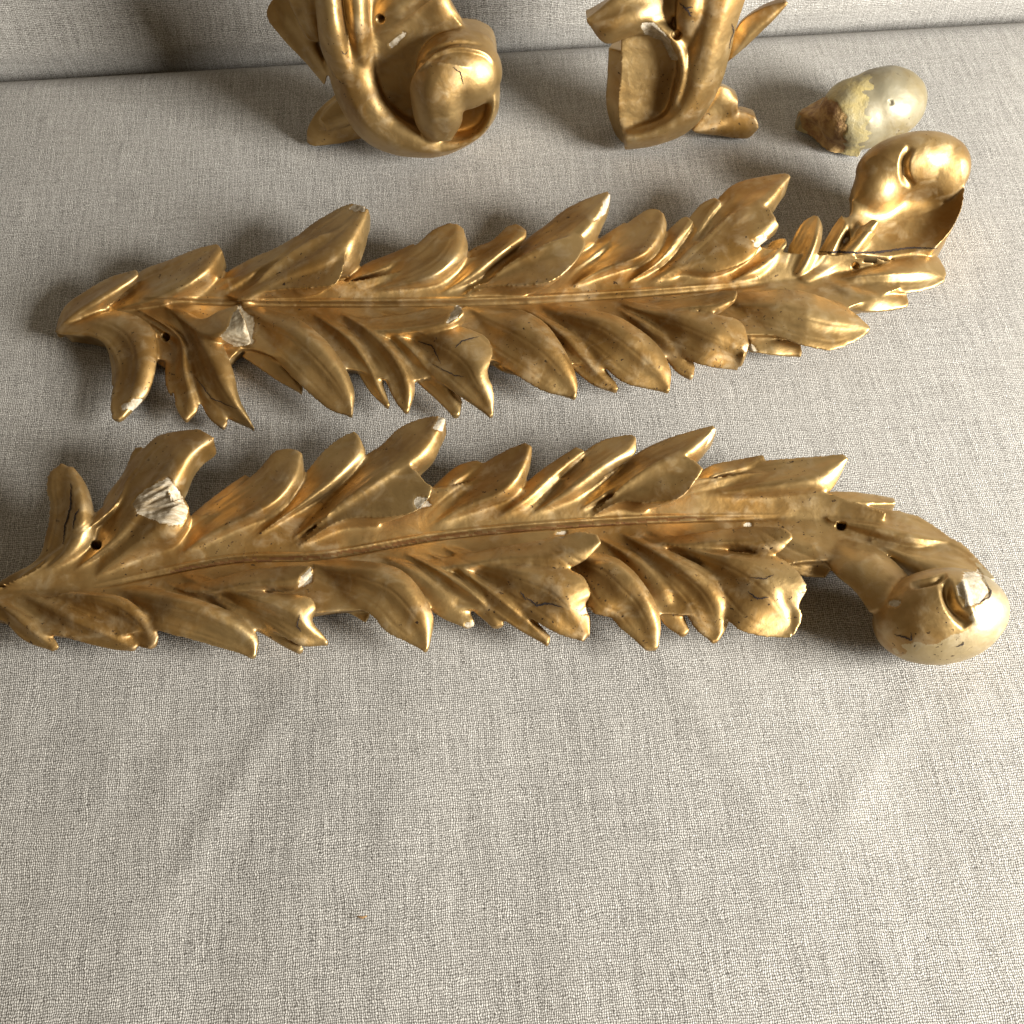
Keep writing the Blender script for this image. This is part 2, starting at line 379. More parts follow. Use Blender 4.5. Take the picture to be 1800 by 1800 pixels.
# ------------------------------------------------------------------ finishing a carving
def finish(sol, name, label, cat, group, origin_px, voxel=0.00062, smooth=8, strokes=(), chips=(), cracks=(), mat=GOLD, fr=TABLE, rough_amp=0.22, cuts=(), fil=12, relax=(), blend=()):
    V, F = fuse(sol, voxel, smooth)
    for px, h, n, amp in cuts:                 # snapped faces
        n = np.array(n)/np.linalg.norm(n); d = (V-fr.at([px], h)[0])@n+amp*.001*vnoise(V, 130, 11)+amp*.0006*vnoise(V, 420, 12); m = d > 0; V[m] -= n*d[m][:, None]; V[:, 2] = np.maximum(V[:, 2], .0005)
    fillet(V, F, fil)
    if relax: relax_lines(V, F, relax)
    for lines, r, it in blend: relax_lines(V, F, lines, r, it)
    N, _ = normals(V, F)
    V += N*((rough_amp*vnoise(V, 85, 2)+0.5*rough_amp*vnoise(V, 210, 4))*0.001)[:, None]
    P0 = project(V); N, _ = normals(V, F)
    for vl in sol.veins: stroke(V, N, vl, 4.5, -0.22, P=P0)
    for st in strokes:
        N, _ = normals(V, F); stroke(V, N, *st[:3], *(st[3:]))
    N, fn = normals(V, F)
    root = bpy.data.objects.new(name, None); COL.objects.link(root); root.empty_display_size = 0.02
    org = TABLE.at([origin_px], 0)[0]; root.location = org
    root['label'] = label; root['category'] = cat
    if group: root['group'] = group
    # which traced piece each face belongs to
    tv = np.vstack(sol.v); tg = np.concatenate(sol.tag); kd = KDTree(len(tv))
    for i, c in enumerate(tv): kd.insert(c, i)
    kd.balance()
    fc = V[F].mean(1)
    own = np.array([tg[kd.find(c)[1]] for c in fc])
    keep = ~((fc[:, 2] < 0.0012) & (fn[:, 2] < 0))
    pj = project(fc); fnn = fn/np.maximum(np.linalg.norm(fn, axis=1), 1e-15)[:, None]
    view = CAM-fc; view /= np.linalg.norm(view, axis=1)[:, None]; face = (fnn*view).sum(1) > -0.05
    def sub(nm, sel, mt, lift=0.0):
        ids, inv = np.unique(F[sel], return_inverse=True)
        return link_mesh(nm, V[ids]+N[ids]*lift, inv.reshape(-1, 4), mt, root, N[ids], org)
    used = np.zeros(len(F), bool); pend = []
    for (nm, poly, mt, hmin, jag) in chips:
        poly = pts(poly)
        if len(poly) == 1 or (len(poly) == 2): c, r = poly[0], poly[1, 0]; d = np.linalg.norm((pj-c)*[0.75, 1.25]@np.array([[.8, .6], [-.6, .8]]), axis=1)+r*0.55*vnoise(fc, 380, 6); sel = d < r*0.9
        else: sel = inside(pj+jag*np.stack([vnoise(fc, 300, 6), vnoise(fc, 300, 8)], 1), poly)
        sel &= face & keep & ~used & (((fc-fr.o)@fr.n) > hmin*.001)
        if sel.sum() > 3:
            used |= sel; vi = np.unique(F[sel]) if mt in (GESSO, WOOD, RUST, DUSTY) else np.zeros(0, int); V[vi] -= N[vi]*((0.32+0.2*vnoise(V[vi], 500, 21))*.001)[:, None]; pend.append((nm, sel, mt))
    N, fn = normals(V, F)
    for q in pend: sub(*q)
    for i, nm in enumerate(sol.names):
        sel = (own == i) & keep & ~used
        if sel.sum() > 8: sub(nm, sel, mat)
    if cracks:
        bvh = BVHTree.FromPolygons(V.tolist(), F.tolist())
        for line, wpx in cracks:
            L = pts(line); n = max(8, int(np.linalg.norm(np.diff(L, axis=0), axis=1).sum()/1.6))
            u = np.linspace(0, 1, len(L)); L = np.stack([np.interp(np.linspace(0, 1, n), u, L[:, k]) for k in (0, 1)], 1)
            L += rng.normal(0, 0.55, L.shape)
            pp, nn = [], []
            for d in rays(L):
                hit = bvh.ray_cast(Vector(CAM), Vector(d))
                if hit[0] is not None and (not pp or (hit[0]-Vector(pp[-1])).length < 0.004): pp.append(np.array(hit[0])); nn.append(np.array(hit[1]))
            if len(pp) < 4: continue
            pp = np.array(pp); nn = np.array(nn); tg_ = np.gradient(pp, axis=0); sd = np.cross(tg_, nn); sd /= np.maximum(np.linalg.norm(sd, axis=1), 1e-9)[:, None]
            wd = wpx*0.00029*.5*np.sin(np.linspace(0.25, math.pi-0.25, len(pp)))*(0.7+0.6*rng.random(len(pp)))
            a = pp+sd*wd[:, None]+nn*.00025; b = pp-sd*wd[:, None]+nn*.00025; k = len(pp); i = np.arange(k-1)
            link_mesh('crack', np.vstack([a, b]), np.stack([i, i+1, i+1+k, i+k], 1), CRACK, root, None, org)
    return root

# ------------------------------------------------------------------ far leaf spray (scroll turned up)
A = Solid("97,582 150,550 230,527 400,531 600,537 850,531 1050,521 1200,512 1350,498 1480,478 1560,470")
def a(*k, **q): lobe(A, *k, **q)
a('midrib', "135,545 243,492 393,486 500,478 607,492 700,476 823,452 925,432 1060,425 1175,415 1290,425 1390,442 1450,445 1560,452", "108,577 230,527 400,531 600,537 850,531 1050,521 1200,512 1350,498 1480,478 1570,468",
  "120,586 170,597 230,625 300,635 380,655 430,612 530,645 620,650 680,668 740,668 850,635 915,640 1010,640 1090,645 1180,625 1300,590 1400,588 1470,550 1585,505", (8, 11.5, 12, 12, 12, 12, 12, 13, 14), -8, -3.5, p=1.0, pr=0.85, th=30, blunt=True, shrink=.8)
a('leaf', "97,582 113,542 143,517 193,487 240,472", "97,582 130,545 175,515 215,492 241,476", "97,582 150,552 200,522 230,500 243,484", (8, 14, 18, 20, 20), 4, 4)
a('leaf', "180,540 243,484 293,460 343,437 381,427", "200,545 260,522 320,492 362,455 385,430", "230,545 300,530 350,505 380,478 391,440", (14, 20, 26, 28, 25), 6, 9, th=20)
a('leaf', "370,500 437,457 480,437 523,412", "370,515 450,470 490,448 524,416", "400,515 460,480 500,455 525,424", (16, 20, 22, 22), 4, 3)
a('leaf', "400,520 470,460 523,418 560,387 612,358 643,361", "420,525 500,470 560,430 605,400 640,365", "450,530 540,500 610,483 637,450 651,390 648,365", (17, 23, 29, 33, 33), 8, 17, th=20, p=1.6)
a('leaf', "440,500 480,460 517,433 560,410 593,402", "440,510 490,485 530,462 570,440 606,420", "450,515 500,508 550,506 595,495 612,430", (18, 22, 25, 28, 31), -3, -1.5, th=14)
a('leaf', "612,487 643,463 690,443 727,427", "612,492 660,470 700,447 729,430", "620,495 680,478 715,455 733,434", (14, 17, 19, 20), 3, 3)
a('leaf', "620,500 690,462 733,430 760,403 790,390", "640,510 720,490 770,465 795,430 805,393", "680,515 760,500 800,475 823,440 815,400", (16, 21, 27, 29, 26), 6, 9, th=18)
a('leaf', "780,490 827,440 863,423 890,397 908,391", "800,495 860,450 895,420 916,395", "830,497 890,450 925,420 925,402", (17, 22, 26, 26), 5, 6)
a('leaf', "850,480 928,420 960,397 1000,363 1067,334", "870,480 950,430 1010,390 1055,352 1070,337", "900,480 1000,450 1040,430 1065,385 1075,340", (17, 24, 29, 33, 34), 7, 14, th=20, p=1.6)
a('leaf', "850,490 900,455 960,423 1000,412 1020,413", "850,497 920,470 970,448 1010,430 1027,420", "855,505 920,502 970,494 1010,462 1030,428", (18, 22, 26, 30, 31), -3, -1.5, th=14)
a('leaf', "1010,455 1060,413 1100,388", "1020,460 1070,420 1102,392", "1040,460 1085,425 1108,397", (16, 20, 22), 3, 3)
a('leaf', "1020,470 1080,420 1113,383 1140,366 1158,367", "1040,475 1110,450 1140,425 1160,390 1163,371", "1080,480 1140,455 1165,425 1173,397 1168,375", (17, 22, 28, 29, 27), 6, 9, th=18)
a('leaf', "1130,460 1175,403 1200,380 1212,380", "1150,460 1190,410 1214,385", "1170,460 1210,410 1220,388", (19, 23, 25))
a('leaf', "1160,460 1223,367 1250,348 1262,347", "1190,455 1235,385 1264,350", "1215,455 1250,390 1270,356", (19, 24, 27))
a('leaf', "1190,450 1250,370 1283,330 1323,313 1380,302", "1220,450 1290,380 1340,340 1378,312 1388,305", "1260,450 1330,390 1362,367 1381,330 1391,308", (19, 25, 30, 33, 34), 6, 12, th=20, p=1.6)
a('leaf', "1170,468 1230,420 1293,367 1352,362", "1180,475 1250,430 1310,400 1362,380", "1190,482 1260,478 1320,456 1340,427 1370,397", (19, 25, 29, 32), -1, 4, th=16, blunt=True)
a('leaf', "1290,475 1330,440 1360,422 1381,416", "1300,480 1345,452 1383,420", "1330,485 1365,460 1385,428", (18, 20, 22))
a('leaf', "1380,470 1390,430 1410,390 1432,375", "1400,478 1425,430 1437,390 1436,377", "1420,480 1440,440 1446,400 1440,380", (18, 24, 28, 28), 5, 7)
a('leaf', "1430,460 1447,430 1465,395 1482,373", "1445,460 1470,415 1486,378", "1460,465 1485,420 1503,392 1490,377", (18, 24, 28), 4, 5)
a('scroll_rib', "1400,485 1470,440 1510,400 1535,378", "1410,490 1480,450 1525,405 1548,380", "1430,500 1500,460 1535,415 1556,385", (15, 17, 26, 35), 5, 5, blunt=True)
a('scroll', "1497,445 1494,380 1505,325 1530,288 1565,262", "1560,452 1585,410 1605,370 1622,330 1630,290", "1643,437 1673,403 1692,363 1698,313 1690,282", (18, 20, 24, 30, 36), -7, -9, th=45, blunt=True, shrink=.9)
a('scroll', "1493,385 1502,325 1522,292 1560,262", "1515,390 1527,338 1550,302 1585,272", "1538,392 1552,348 1575,318 1605,295", (22, 33, 40, 46), 12, 8, th=30, blunt=True)
ball(A, 'scroll', (1603, 290), 39, (29, 15, 18), (0, -6, 6))
ball(A, 'scroll', (1652, 298), 37, (14, 16, 17), (0, 20, 20))
ball(A, 'scroll', (1538, 340), 29, (13, 12, 15), (0, 0, 0))
a('leaf', "110,580 165,590 190,610 205,650 193,703 196,736", "190,560 225,585 240,630 230,680 208,737", "215,548 260,570 274,605 272,653 258,693 218,732", (16, 19, 18, 14, 10), 5, 3)
a('leaf', "115,584 160,592 183,605 193,637 195,676", "150,582 185,596 201,630 203,678", "170,580 200,600 212,630 212,676", (10, 13, 12, 9), 3, 2, th=6, blunt=True)
a('leaf', "285,600 289,630 290,673 297,692", "292,600 298,640 298,690", "300,600 308,640 303,690", (15, 14, 10), 2, 2)
a('leaf', "300,590 303,650 307,713 322,737", "308,590 318,650 328,700 324,738", "320,590 335,650 350,715 328,738", (17, 18, 15, 9))
a('leaf', "325,620 345,690 365,735 388,750", "335,620 360,690 390,750", "350,620 385,690 400,740 393,751", (17, 15, 8), 3, 3)
a('leaf', "315,572 337,640 358,703 400,735 445,753", "325,568 355,620 385,670 415,715 446,753", "350,560 385,597 410,653 421,697 437,730 448,752", (18, 23, 22, 16, 8), 8, 3)
a('leaf', "350,560 385,545 418,533", "350,580 395,570 430,560", "360,600 395,605 442,602", (20, 27, 31), 3, 11, th=18, blunt=True)
a('leaf', "427,622 470,655 493,672 528,690", "440,610 490,645 530,688", "450,597 500,630 532,676", (12, 12, 10), 2, 2, th=6)
a('leaf', "440,580 480,620 537,683 580,722 615,730", "455,560 520,590 575,640 608,690 619,728", "470,545 530,565 590,618 622,680 621,722", (17, 24, 24, 19, 12), 8, 4)
a('leaf', "590,600 620,640 650,690 678,713", "600,590 640,640 665,690 681,713", "620,585 660,640 680,690 686,712", (18, 19, 16, 10))
a('leaf', "620,585 665,640 690,700 710,723", "640,580 690,630 712,680 715,723", "660,575 715,635 730,680 720,720", (19, 22, 19, 11), 5, 5)
a('leaf', "690,610 727,663 760,697 795,730", "700,600 750,655 785,695 802,730", "730,600 790,660 812,700 808,728", (20, 20, 15, 8), 5, 4)
a('leaf', "680,580 740,640 800,690 860,732", "700,570 770,600 830,650 866,725", "720,560 790,570 853,592 866,622 857,653 868,683 867,730", (20, 27, 26, 12), 9, 2)
a('leaf', "640,560 720,550 760,540 808,535", "650,575 730,570 780,560 815,545", "660,590 740,590 790,580 815,562", (19, 23, 27, 30), 4, 6, blunt=True)
a('leaf', "860,630 880,650 911,658", "850,615 885,638 914,655", "860,605 890,625 915,645", (12, 12, 10), 2, 2, th=6)
a('leaf', "815,560 850,610 920,664 960,690 1008,698", "830,548 900,575 960,610 995,650 1012,697", "850,538 920,548 967,578 1002,633 1016,672 1013,695", (17, 24, 25, 20, 12), 8, 4)
a('leaf', "960,590 1000,640 1043,677 1080,685", "975,580 1020,630 1055,665 1084,684", "1000,580 1050,630 1080,668 1087,682", (19, 19, 16, 11), 4, 3)
a('leaf', "950,560 1020,600 1090,667 1133,683 1172,687", "970,550 1060,570 1120,610 1155,650 1176,686", "1000,540 1080,555 1147,597 1175,637 1181,660 1178,684", (18, 25, 25, 20, 12), 8, 4)
a('leaf', "1140,590 1170,630 1190,655 1213,663", "1150,585 1190,630 1217,662", "1170,580 1210,620 1222,643 1219,661", (19, 18, 12), 3, 3)
a('leaf', "1100,550 1150,590 1217,633 1260,647 1300,648", "1110,545 1190,560 1250,590 1308,625", "1130,535 1200,545 1260,552 1305,565 1318,605", (19, 26, 28, 22), 9, 1, blunt=True)
a('leaf', "1120,535 1217,521 1273,509 1296,509", "1130,542 1215,535 1265,527 1297,516", "1140,555 1210,550 1258,552 1292,528", (19, 24, 28, 31), 4, 6, th=14)
a('leaf', "1320,612 1360,622 1408,626", "1315,590 1360,605 1410,618", "1330,578 1370,590 1408,604", (12, 12, 9), 2, 2, th=6)
a('leaf', "1285,553 1350,580 1410,603 1433,610 1467,615 1510,597 1528,580", "1300,540 1370,545 1430,560 1490,570 1530,578", "1300,517 1383,510 1450,523 1500,547 1528,572", (17, 22, 23, 20, 14), 5, 4)
a('leaf', "1440,510 1517,545 1583,542 1598,534", "1450,500 1520,525 1598,530", "1470,490 1530,505 1594,514", (17, 18, 12), 3, 3)
a('leaf', "1450,500 1530,505 1594,514 1637,507 1662,492", "1470,490 1550,490 1610,488 1662,486", "1500,478 1560,460 1633,443 1660,467 1664,482", (18, 21, 19, 14), 4, 4)
a('midrib', "200,540 280,545 360,560", "200,560 280,590 340,620", "240,600 278,640 320,660", (10, 12, 11), 2, 3, th=20, blunt=True)
finish(A, 'carved_leaf_spray', 'gilded carved leaf spray lying below the loose ball, its scroll curling upward at the right', 'carving', 'gilded leaf sprays lying on the linen', (880, 560), relax=("440,500 480,460 517,433 560,410 593,402", "850,490 900,455 960,423 1000,412", "1170,468 1230,420 1293,367 1340,362"), blend=((("1510,330 1545,350 1575,345", "1545,300 1575,320 1600,335"), 26, 170), (("1645,262 1668,285 1672,320", "1620,335 1660,335"), 20, 120), (("1500,375 1540,388 1580,368 1640,348",), 20, 120)),
  strokes=[("240,527 500,534 850,532 1100,519 1350,500", 6, -2.6), ("240,522 500,528 850,525 1100,512 1350,493", 4, 0.8), ("1602,256 1590,283 1592,312 1606,328", 11, -3.6), ("290,592 291,593", 8, -9, False), ("1503,467 1504,468", 6, -8, False)],
  chips=[('chip', "420,533 450,566 444,602 410,610 388,592 403,573", DUSTY, 12, 4), ('chip', "628,361 12,0", GESSO, 12, 4), ('chip', "810,545 806,562 784,566 800,540 815,534", GESSO, 12, 3),
         ('chip', "1318,612 9,0", GESSO, 8, 4), ('chip', "1060,362 1070,338 1076,342 1066,376 1045,392", GESSO, 14, 3), ('chip', "235,712 13,0", GESSO, 4, 4), ('chip', "1340,425 11,0", GESSO, 10, 4)],
  cracks=[("735,600 760,608 775,640", 2), ("800,612 812,600 842,592", 2.5), ("1440,443 1490,444 1540,444 1600,436 1648,437", 4), ("1455,445 1487,441", 4), ("342,660 372,700 420,720", 1.5), ("760,640 800,660 815,662", 1.6)])

# ------------------------------------------------------------------ near leaf spray (scroll turned towards the viewer)
B = Solid("-60,1045 0,1035 150,1035 233,1014 400,985 567,978 700,955 800,940 933,928 1100,916 1200,910 1400,912 1470,920 1540,945")
def b(*k, **q): lobe(B, *k, **q)
b('midrib', "-60,1025 0,1025 60,1000 110,960 180,900 260,890 340,905 430,885 530,850 640,815 760,855 850,840 915,858 1020,830 1120,812 1235,838 1340,830 1460,866 1560,900", "-60,1045 0,1035 150,1035 233,1014 400,985 567,978 700,955 800,940 933,928 1100,916 1200,910 1400,912 1470,920 1540,945",
  "-60,1075 0,1090 90,1115 190,1120 280,1105 360,1110 460,1105 545,1080 650,1072 760,1068 860,1075 960,1085 1030,1055 1080,1075 1165,1080 1290,1075 1370,1000 1450,985 1540,985", (10, 11.5, 12, 12, 12, 12, 12, 13, 16), -8, -3.5, p=1.0, pr=0.85, th=30, blunt=True, shrink=.8)
b('leaf', "0,1025 67,983 83,937 88,887 82,867 83,833 108,812", "60,1010 115,960 130,900 128,860 118,818", "110,1000 160,955 165,900 152,850 128,818", (14, 19, 24, 26, 24), 6, 7)
b('leaf', "170,900 213,837 233,790 250,784", "185,900 220,840 255,787", "200,900 240,840 262,790", (20, 24, 24))
b('leaf', "165,950 187,880 215,840 267,773 307,757 350,752", "190,950 230,890 270,840 310,795 360,758", "260,930 320,880 350,810 370,785 377,768", (17, 24, 30, 34, 33), 7, 15, th=20, p=1.6)
b('leaf', "190,960 225,900 250,862 293,838", "215,965 265,920 302,880", "260,965 310,938 333,897 322,872", (18, 27, 33), 2, 3, th=20, blunt=True)
b('leaf', "337,905 390,860 430,832", "345,912 395,872 436,836", "360,915 410,880 442,840", (16, 18, 19), 3, 3)
b('leaf', "335,925 443,837 480,793 508,786", "360,935 440,897 490,860 515,820 522,789", "420,930 490,895 520,860 533,830 531,795", (17, 23, 29, 30, 27), 6, 9, th=18)
b('leaf', "480,900 533,837 567,793 593,770 622,757", "510,895 565,850 600,810 628,761", "540,890 600,850 643,803 634,770", (18, 24, 28, 29), 5, 7)
b('leaf', "560,890 643,803 667,787 700,753 733,737 770,729", "590,885 660,830 710,790 760,750 780,733", "640,880 720,840 763,807 777,763 784,735", (19, 26, 31, 34, 34), 7, 12, th=20, p=1.6)
b('leaf', "590,890 640,850 680,815 707,811 733,826", "590,905 650,875 700,855 750,848", "600,915 680,910 730,900 757,872 759,852", (19, 24, 28, 32), -3, -1.5, th=16)
b('leaf', "755,862 800,820 835,807", "765,865 810,830 845,811", "780,870 830,835 851,815", (16, 19, 20), 3, 3)
b('leaf', "760,890 820,835 853,813 883,793 923,776", "790,895 860,865 905,830 930,781", "850,895 905,870 930,820 936,782", (17, 23, 28, 28), 6, 8, th=18)
b('leaf', "890,880 913,860 950,827 983,803 1012,784", "910,880 960,835 1022,788", "930,885 980,840 1029,793", (19, 22, 24), 3, 3)
b('leaf', "940,880 1000,820 1031,791 1067,769 1110,761", "960,880 1040,820 1085,790 1116,764", "1000,880 1070,830 1116,800 1120,770", (18, 25, 28, 28), 6, 6)
b('leaf', "1030,870 1120,798 1178,769 1255,746", "1050,870 1130,815 1200,780 1256,749", "1090,870 1180,830 1231,804 1262,752", (19, 26, 31, 33), 6, 12, th=20, p=1.6)
b('leaf', "1070,870 1120,830 1164,804 1196,799 1220,806", "1080,875 1140,850 1190,832 1232,818", "1090,882 1135,885 1196,876 1227,840 1237,822", (19, 24, 28, 31), -3, -1.5, th=14)
b('leaf', "1236,826 1289,809 1340,797", "1240,840 1300,820 1343,801", "1250,845 1310,828 1346,806", (17, 19, 20), 3, 3)
b('leaf', "1200,860 1280,830 1344,811 1422,802 1484,797", "1210,870 1300,850 1400,830 1488,801", "1220,885 1320,880 1420,872 1462,862 1493,804", (17, 22, 27, 29), 4, 10, th=16)
b('leaf', "1400,880 1462,864 1533,868 1573,875", "1410,885 1490,877 1575,881", "1420,895 1489,894 1575,891", (17, 17, 15), 3, 3, blunt=True)
b('leaf', "1440,900 1500,893 1569,898 1622,911 1680,950", "1460,915 1540,920 1610,935 1680,952", "1480,925 1540,945 1610,965 1675,956", (17, 22, 24, 22), 5, 5)
b('leaf', "1530,940 1610,945 1680,951 1720,982 1751,1016", "1530,950 1610,975 1680,990 1750,1017", "1540,965 1600,1000 1640,1020 1700,1025 1752,1020", (18, 24, 28, 28), 5, 3)
b('scroll_stem', "1440,960 1462,1004 1502,1040 1529,1078", "1480,950 1520,985 1550,1020 1570,1050", "1520,945 1560,975 1591,1004 1610,1030", (17, 25, 28, 30), 7, 6, blunt=True)
ball(B, 'scroll', (1653, 1083), 22, (28, 20, 21), (0, -8, 8))
b('leaf', "-40,1060 0,1085 43,1127 88,1143", "-30,1050 20,1085 60,1120 92,1142", "-10,1050 50,1085 95,1120 105,1136", (13, 16, 14, 10), 4, 2, th=10)
b('leaf', "20,1055 100,1112 190,1140 230,1141", "40,1050 130,1095 200,1128 234,1140", "60,1045 160,1085 220,1115 240,1136", (15, 18, 16, 11), 5, 2, th=10)
b('leaf', "80,1050 180,1095 240,1135 262,1138", "100,1045 200,1058 247,1095 268,1135", "120,1040 210,1048 262,1085 279,1117 272,1133", (16, 21, 19, 12), 7, 2)
b('leaf', "200,1060 270,1100 353,1128 400,1143 438,1156", "230,1045 333,1068 400,1100 440,1130 446,1154", "270,1035 370,1060 430,1090 454,1120 450,1150", (17, 24, 23, 19, 12), 7, 4)
b('leaf', "400,1080 460,1113 500,1137 522,1145", "410,1070 470,1105 527,1144", "430,1065 490,1100 534,1138", (18, 17, 11), 3, 3)
b('leaf', "330,1040 430,1075 500,1120 533,1137 575,1132", "350,1030 440,1055 510,1085 575,1128", "380,1020 460,1040 541,1048 557,1070 548,1088 577,1125", (19, 26, 25, 13), 8, 2)
b('leaf', "320,1030 433,1003 500,993 545,992", "330,1040 430,1022 500,1012 550,998", "350,1050 440,1040 520,1036 549,1005", (18, 24, 28, 31), 3, 7, th=14)
b('leaf', "548,1052 600,1072 641,1094", "545,1035 600,1055 646,1085", "560,1025 620,1050 652,1077", (12, 12, 9), 2, 2, th=6)
b('leaf', "555,1020 600,1045 653,1077 683,1113 745,1145", "560,998 640,1010 700,1035 740,1085 750,1143", "570,985 650,988 700,1000 735,1030 763,1085 755,1135", (17, 24, 25, 20, 11), 7, 4)
b('leaf', "690,1010 767,1080 800,1097 818,1102", "710,1000 780,1060 830,1098", "740,1000 810,1050 836,1095", (18, 18, 12), 3, 3)
b('leaf', "740,1000 800,1050 863,1100", "760,1000 830,1050 872,1101", "780,1000 860,1050 888,1098", (19, 20, 12))
b('leaf', "790,1000 850,1060 900,1100 961,1133", "800,1000 880,1060 964,1131", "820,1000 910,1060 968,1117", (20, 20, 10), 4, 3)
b('leaf', "800,1000 880,1050 977,1113 1025,1127", "820,985 900,1010 970,1040 1032,1115", "840,975 930,990 1013,1005 1040,1040 1028,1060 1038,1082 1038,1117", (20, 27, 27, 13), 9, 2)
b('leaf', "750,985 900,958 977,942 1020,932 1050,938", "760,995 900,975 980,962 1055,948", "790,1005 900,993 980,1003 1030,985 1058,952", (18, 24, 28, 31), 3, 5, th=14)
b('leaf', "1010,1010 1040,1071 1075,1085 1090,1105 1133,1141", "1020,985 1080,1000 1120,1040 1145,1090 1152,1140", "1040,970 1090,985 1135,1030 1163,1090 1158,1137", (17, 24, 24, 20, 11), 7, 4)
b('leaf', "1100,990 1140,1050 1165,1098 1198,1116", "1110,985 1160,1040 1204,1115", "1140,985 1185,1040 1213,1107", (18, 18, 11), 3, 3)
b('leaf', "1130,985 1190,1050 1222,1107 1252,1129", "1150,975 1220,1020 1258,1065 1262,1126", "1180,970 1240,1000 1270,1030 1288,1071 1278,1104", (19, 24, 21, 12), 6, 5)
b('leaf', "1160,970 1240,1020 1289,1098 1338,1120 1390,1122", "1180,960 1270,985 1340,1020 1395,1090", "1200,950 1290,970 1364,978 1402,1005 1420,1036 1405,1062 1412,1085 1395,1120", (19, 26, 27, 15), 9, 2)
b('leaf', "1150,945 1270,930 1338,923 1378,926", "1160,955 1280,945 1340,942 1392,936", "1180,965 1290,965 1360,976 1395,945", (18, 23, 27, 30), 3, 5, th=14)
b('leaf', "1365,985 1413,1013 1450,1014", "1380,960 1430,980 1458,1005", "1420,935 1465,958 1474,980 1460,1000", (16, 18, 12), 4, 3)
finish(B, 'carved_leaf_spray', 'nearest gilded carved leaf spray with a snapped wooden stump at left and round scroll end', 'carving', 'gilded leaf sprays lying on the linen', (850, 1000), relax=("590,890 640,850 680,815 707,811", "1070,870 1120,830 1164,804 1196,799"),
  strokes=[("160,1035 400,986 567,979 800,941 1100,917 1380,911", 6, -2.6), ("160,1029 400,979 567,972 800,934 1100,910 1380,905", 4, 0.8), ("1660,1018 1672,1062 1702,1100", 15, -5), ("1690,1015 1702,1060 1718,1098", 10, 1.5), ("1600,1030 1640,1022 1665,1012", 8, -2.5), ("168,958 171,958", 8, -9, False), ("1477,924 1480,924", 8, -9, False),
           ("252,888 312,862", 4, -1.2), ("262,902 322,880", 4, -1.2), ("245,878 300,850", 4, -1.0)],
  chips=[('midrib_groove', "300,1003 400,984 567,977 800,938 1000,923 1240,909 1240,912 1000,927 800,943 567,981 400,989 300,1007", BOLE, 6, 4), ('broken_face', "293,840 320,870 333,897 320,923 283,920 240,903 230,887 253,860", WOOD, 14, 3), ('chip', "760,752 772,729 785,733 778,760", GESSO, 14, 3), ('chip', "742,884 13,0", GESSO, 10, 4),
         ('chip', "550,994 548,1020 524,1035 530,1015", GESSO, 10, 3), ('chip', "1035,1075 8,0", GESSO, 8, 4), ('chip', "985,937 8,0", GESSO, 8, 3), ('chip', "1317,922 6,0", GESSO, 8, 2), ('chip', "1412,1046 9,0", GESSO, 8, 5),
         ('chip', "1693,1005 1722,1005 1742,1040 1722,1062 1692,1062 1688,1030", GESSO, 8, 8), ('sky_sheen_face', "1715,990 1790,1000 1790,1080 1750,1140 1690,1175 1600,1180 1560,1150 1640,1130 1700,1100 1722,1070 1745,1040", SKYLIT, 0, 14), ('chip', "1573,1060 8,0", GESSO, 6, 4), ('chip', "1250,765 1258,748 1264,753 1240,790", GESSO, 12, 2), ('chip', "828,1098 8,0", GESSO, 4, 3)],  # lower right of the scroll end carries the painted sky sheen
  cracks=[("925,1050 945,1065 962,1060 990,1068", 3), ("915,1040 925,1055", 2), ("1315,1040 1330,1052 1352,1050", 2.5), ("1320,1015 1345,1018 1360,1010", 1.6), ("125,850 125,890 115,925 112,955", 3.5), ("140,895 133,905 128,930", 3),
          ("1572,1115 1590,1120 1602,1125 1602,1112", 2.5), ("1680,1137 1693,1133 1693,1128", 2.5), ("1730,1018 1742,1040 1740,1050 1715,1063", 2), ("527,1080 522,1100 530,1110", 1.8)])

# ------------------------------------------------------------------ the two scroll brackets leaning on the backrest
def stand(px, lean=18, yaw=0):
    o = TABLE.at([px], 0)[0]; l = math.radians(lean); y = math.radians(yaw)
    return Frame(o, (math.sin(y)*math.cos(l), -math.cos(y)*math.cos(l), math.sin(l)))
D = Solid(); FD = stand((732, 276))
def d(*k, **q): lobe(D, *k, fr=FD, **q)
d('scroll', "545,-40 568,83 584,156 607,206 634,242 676,267 732,278 787,272 843,242 873,203 879,167 875,120 868,75 843,56 809,50", "590,-40 600,83 612,150 630,192 657,229 700,253 750,265 800,262 846,238 866,204 869,176 863,142 854,108 830,90 800,75",
  "655,-40 658,80 660,135 672,172 700,203 738,226 775,238 812,240 840,226 854,203 856,185 850,165 840,140 820,115 790,100", (12, 14, 16, 18, 22, 24, 26, 24, 24, 26, 26, 24), 12, 6, th=24, blunt=True, shrink=.85)
ball(D, 'scroll_roll', (806, 125), 18, (23, 19, 20), (-16, 0, 0), fr=FD)
d('scroll_tongue', "738,110 722,145 721,172 732,222 754,247 771,251", "785,110 768,145 765,178 772,215 774,250", "835,120 828,160 814,184 812,215 793,248", (37, 40, 41, 38, 28), 13, 9, th=26, p=2.2)
d('leaf', "655,70 700,20 725,-40", "690,65 750,25 760,-40", "720,62 808,46 790,0 790,-40", (8, 12, 12), 4, 4, th=14)
d('scroll_rib', "550,-40 562,80 590,140", "573,-40 588,80 615,150", "592,-40 612,80 632,155", (22, 25, 16), 8, 6, th=20)
d('scroll_rib', "602,-40 612,60 625,140", "622,-40 628,60 640,145", "645,-40 650,60 650,140", (19, 22, 14), 6, 6, th=20)
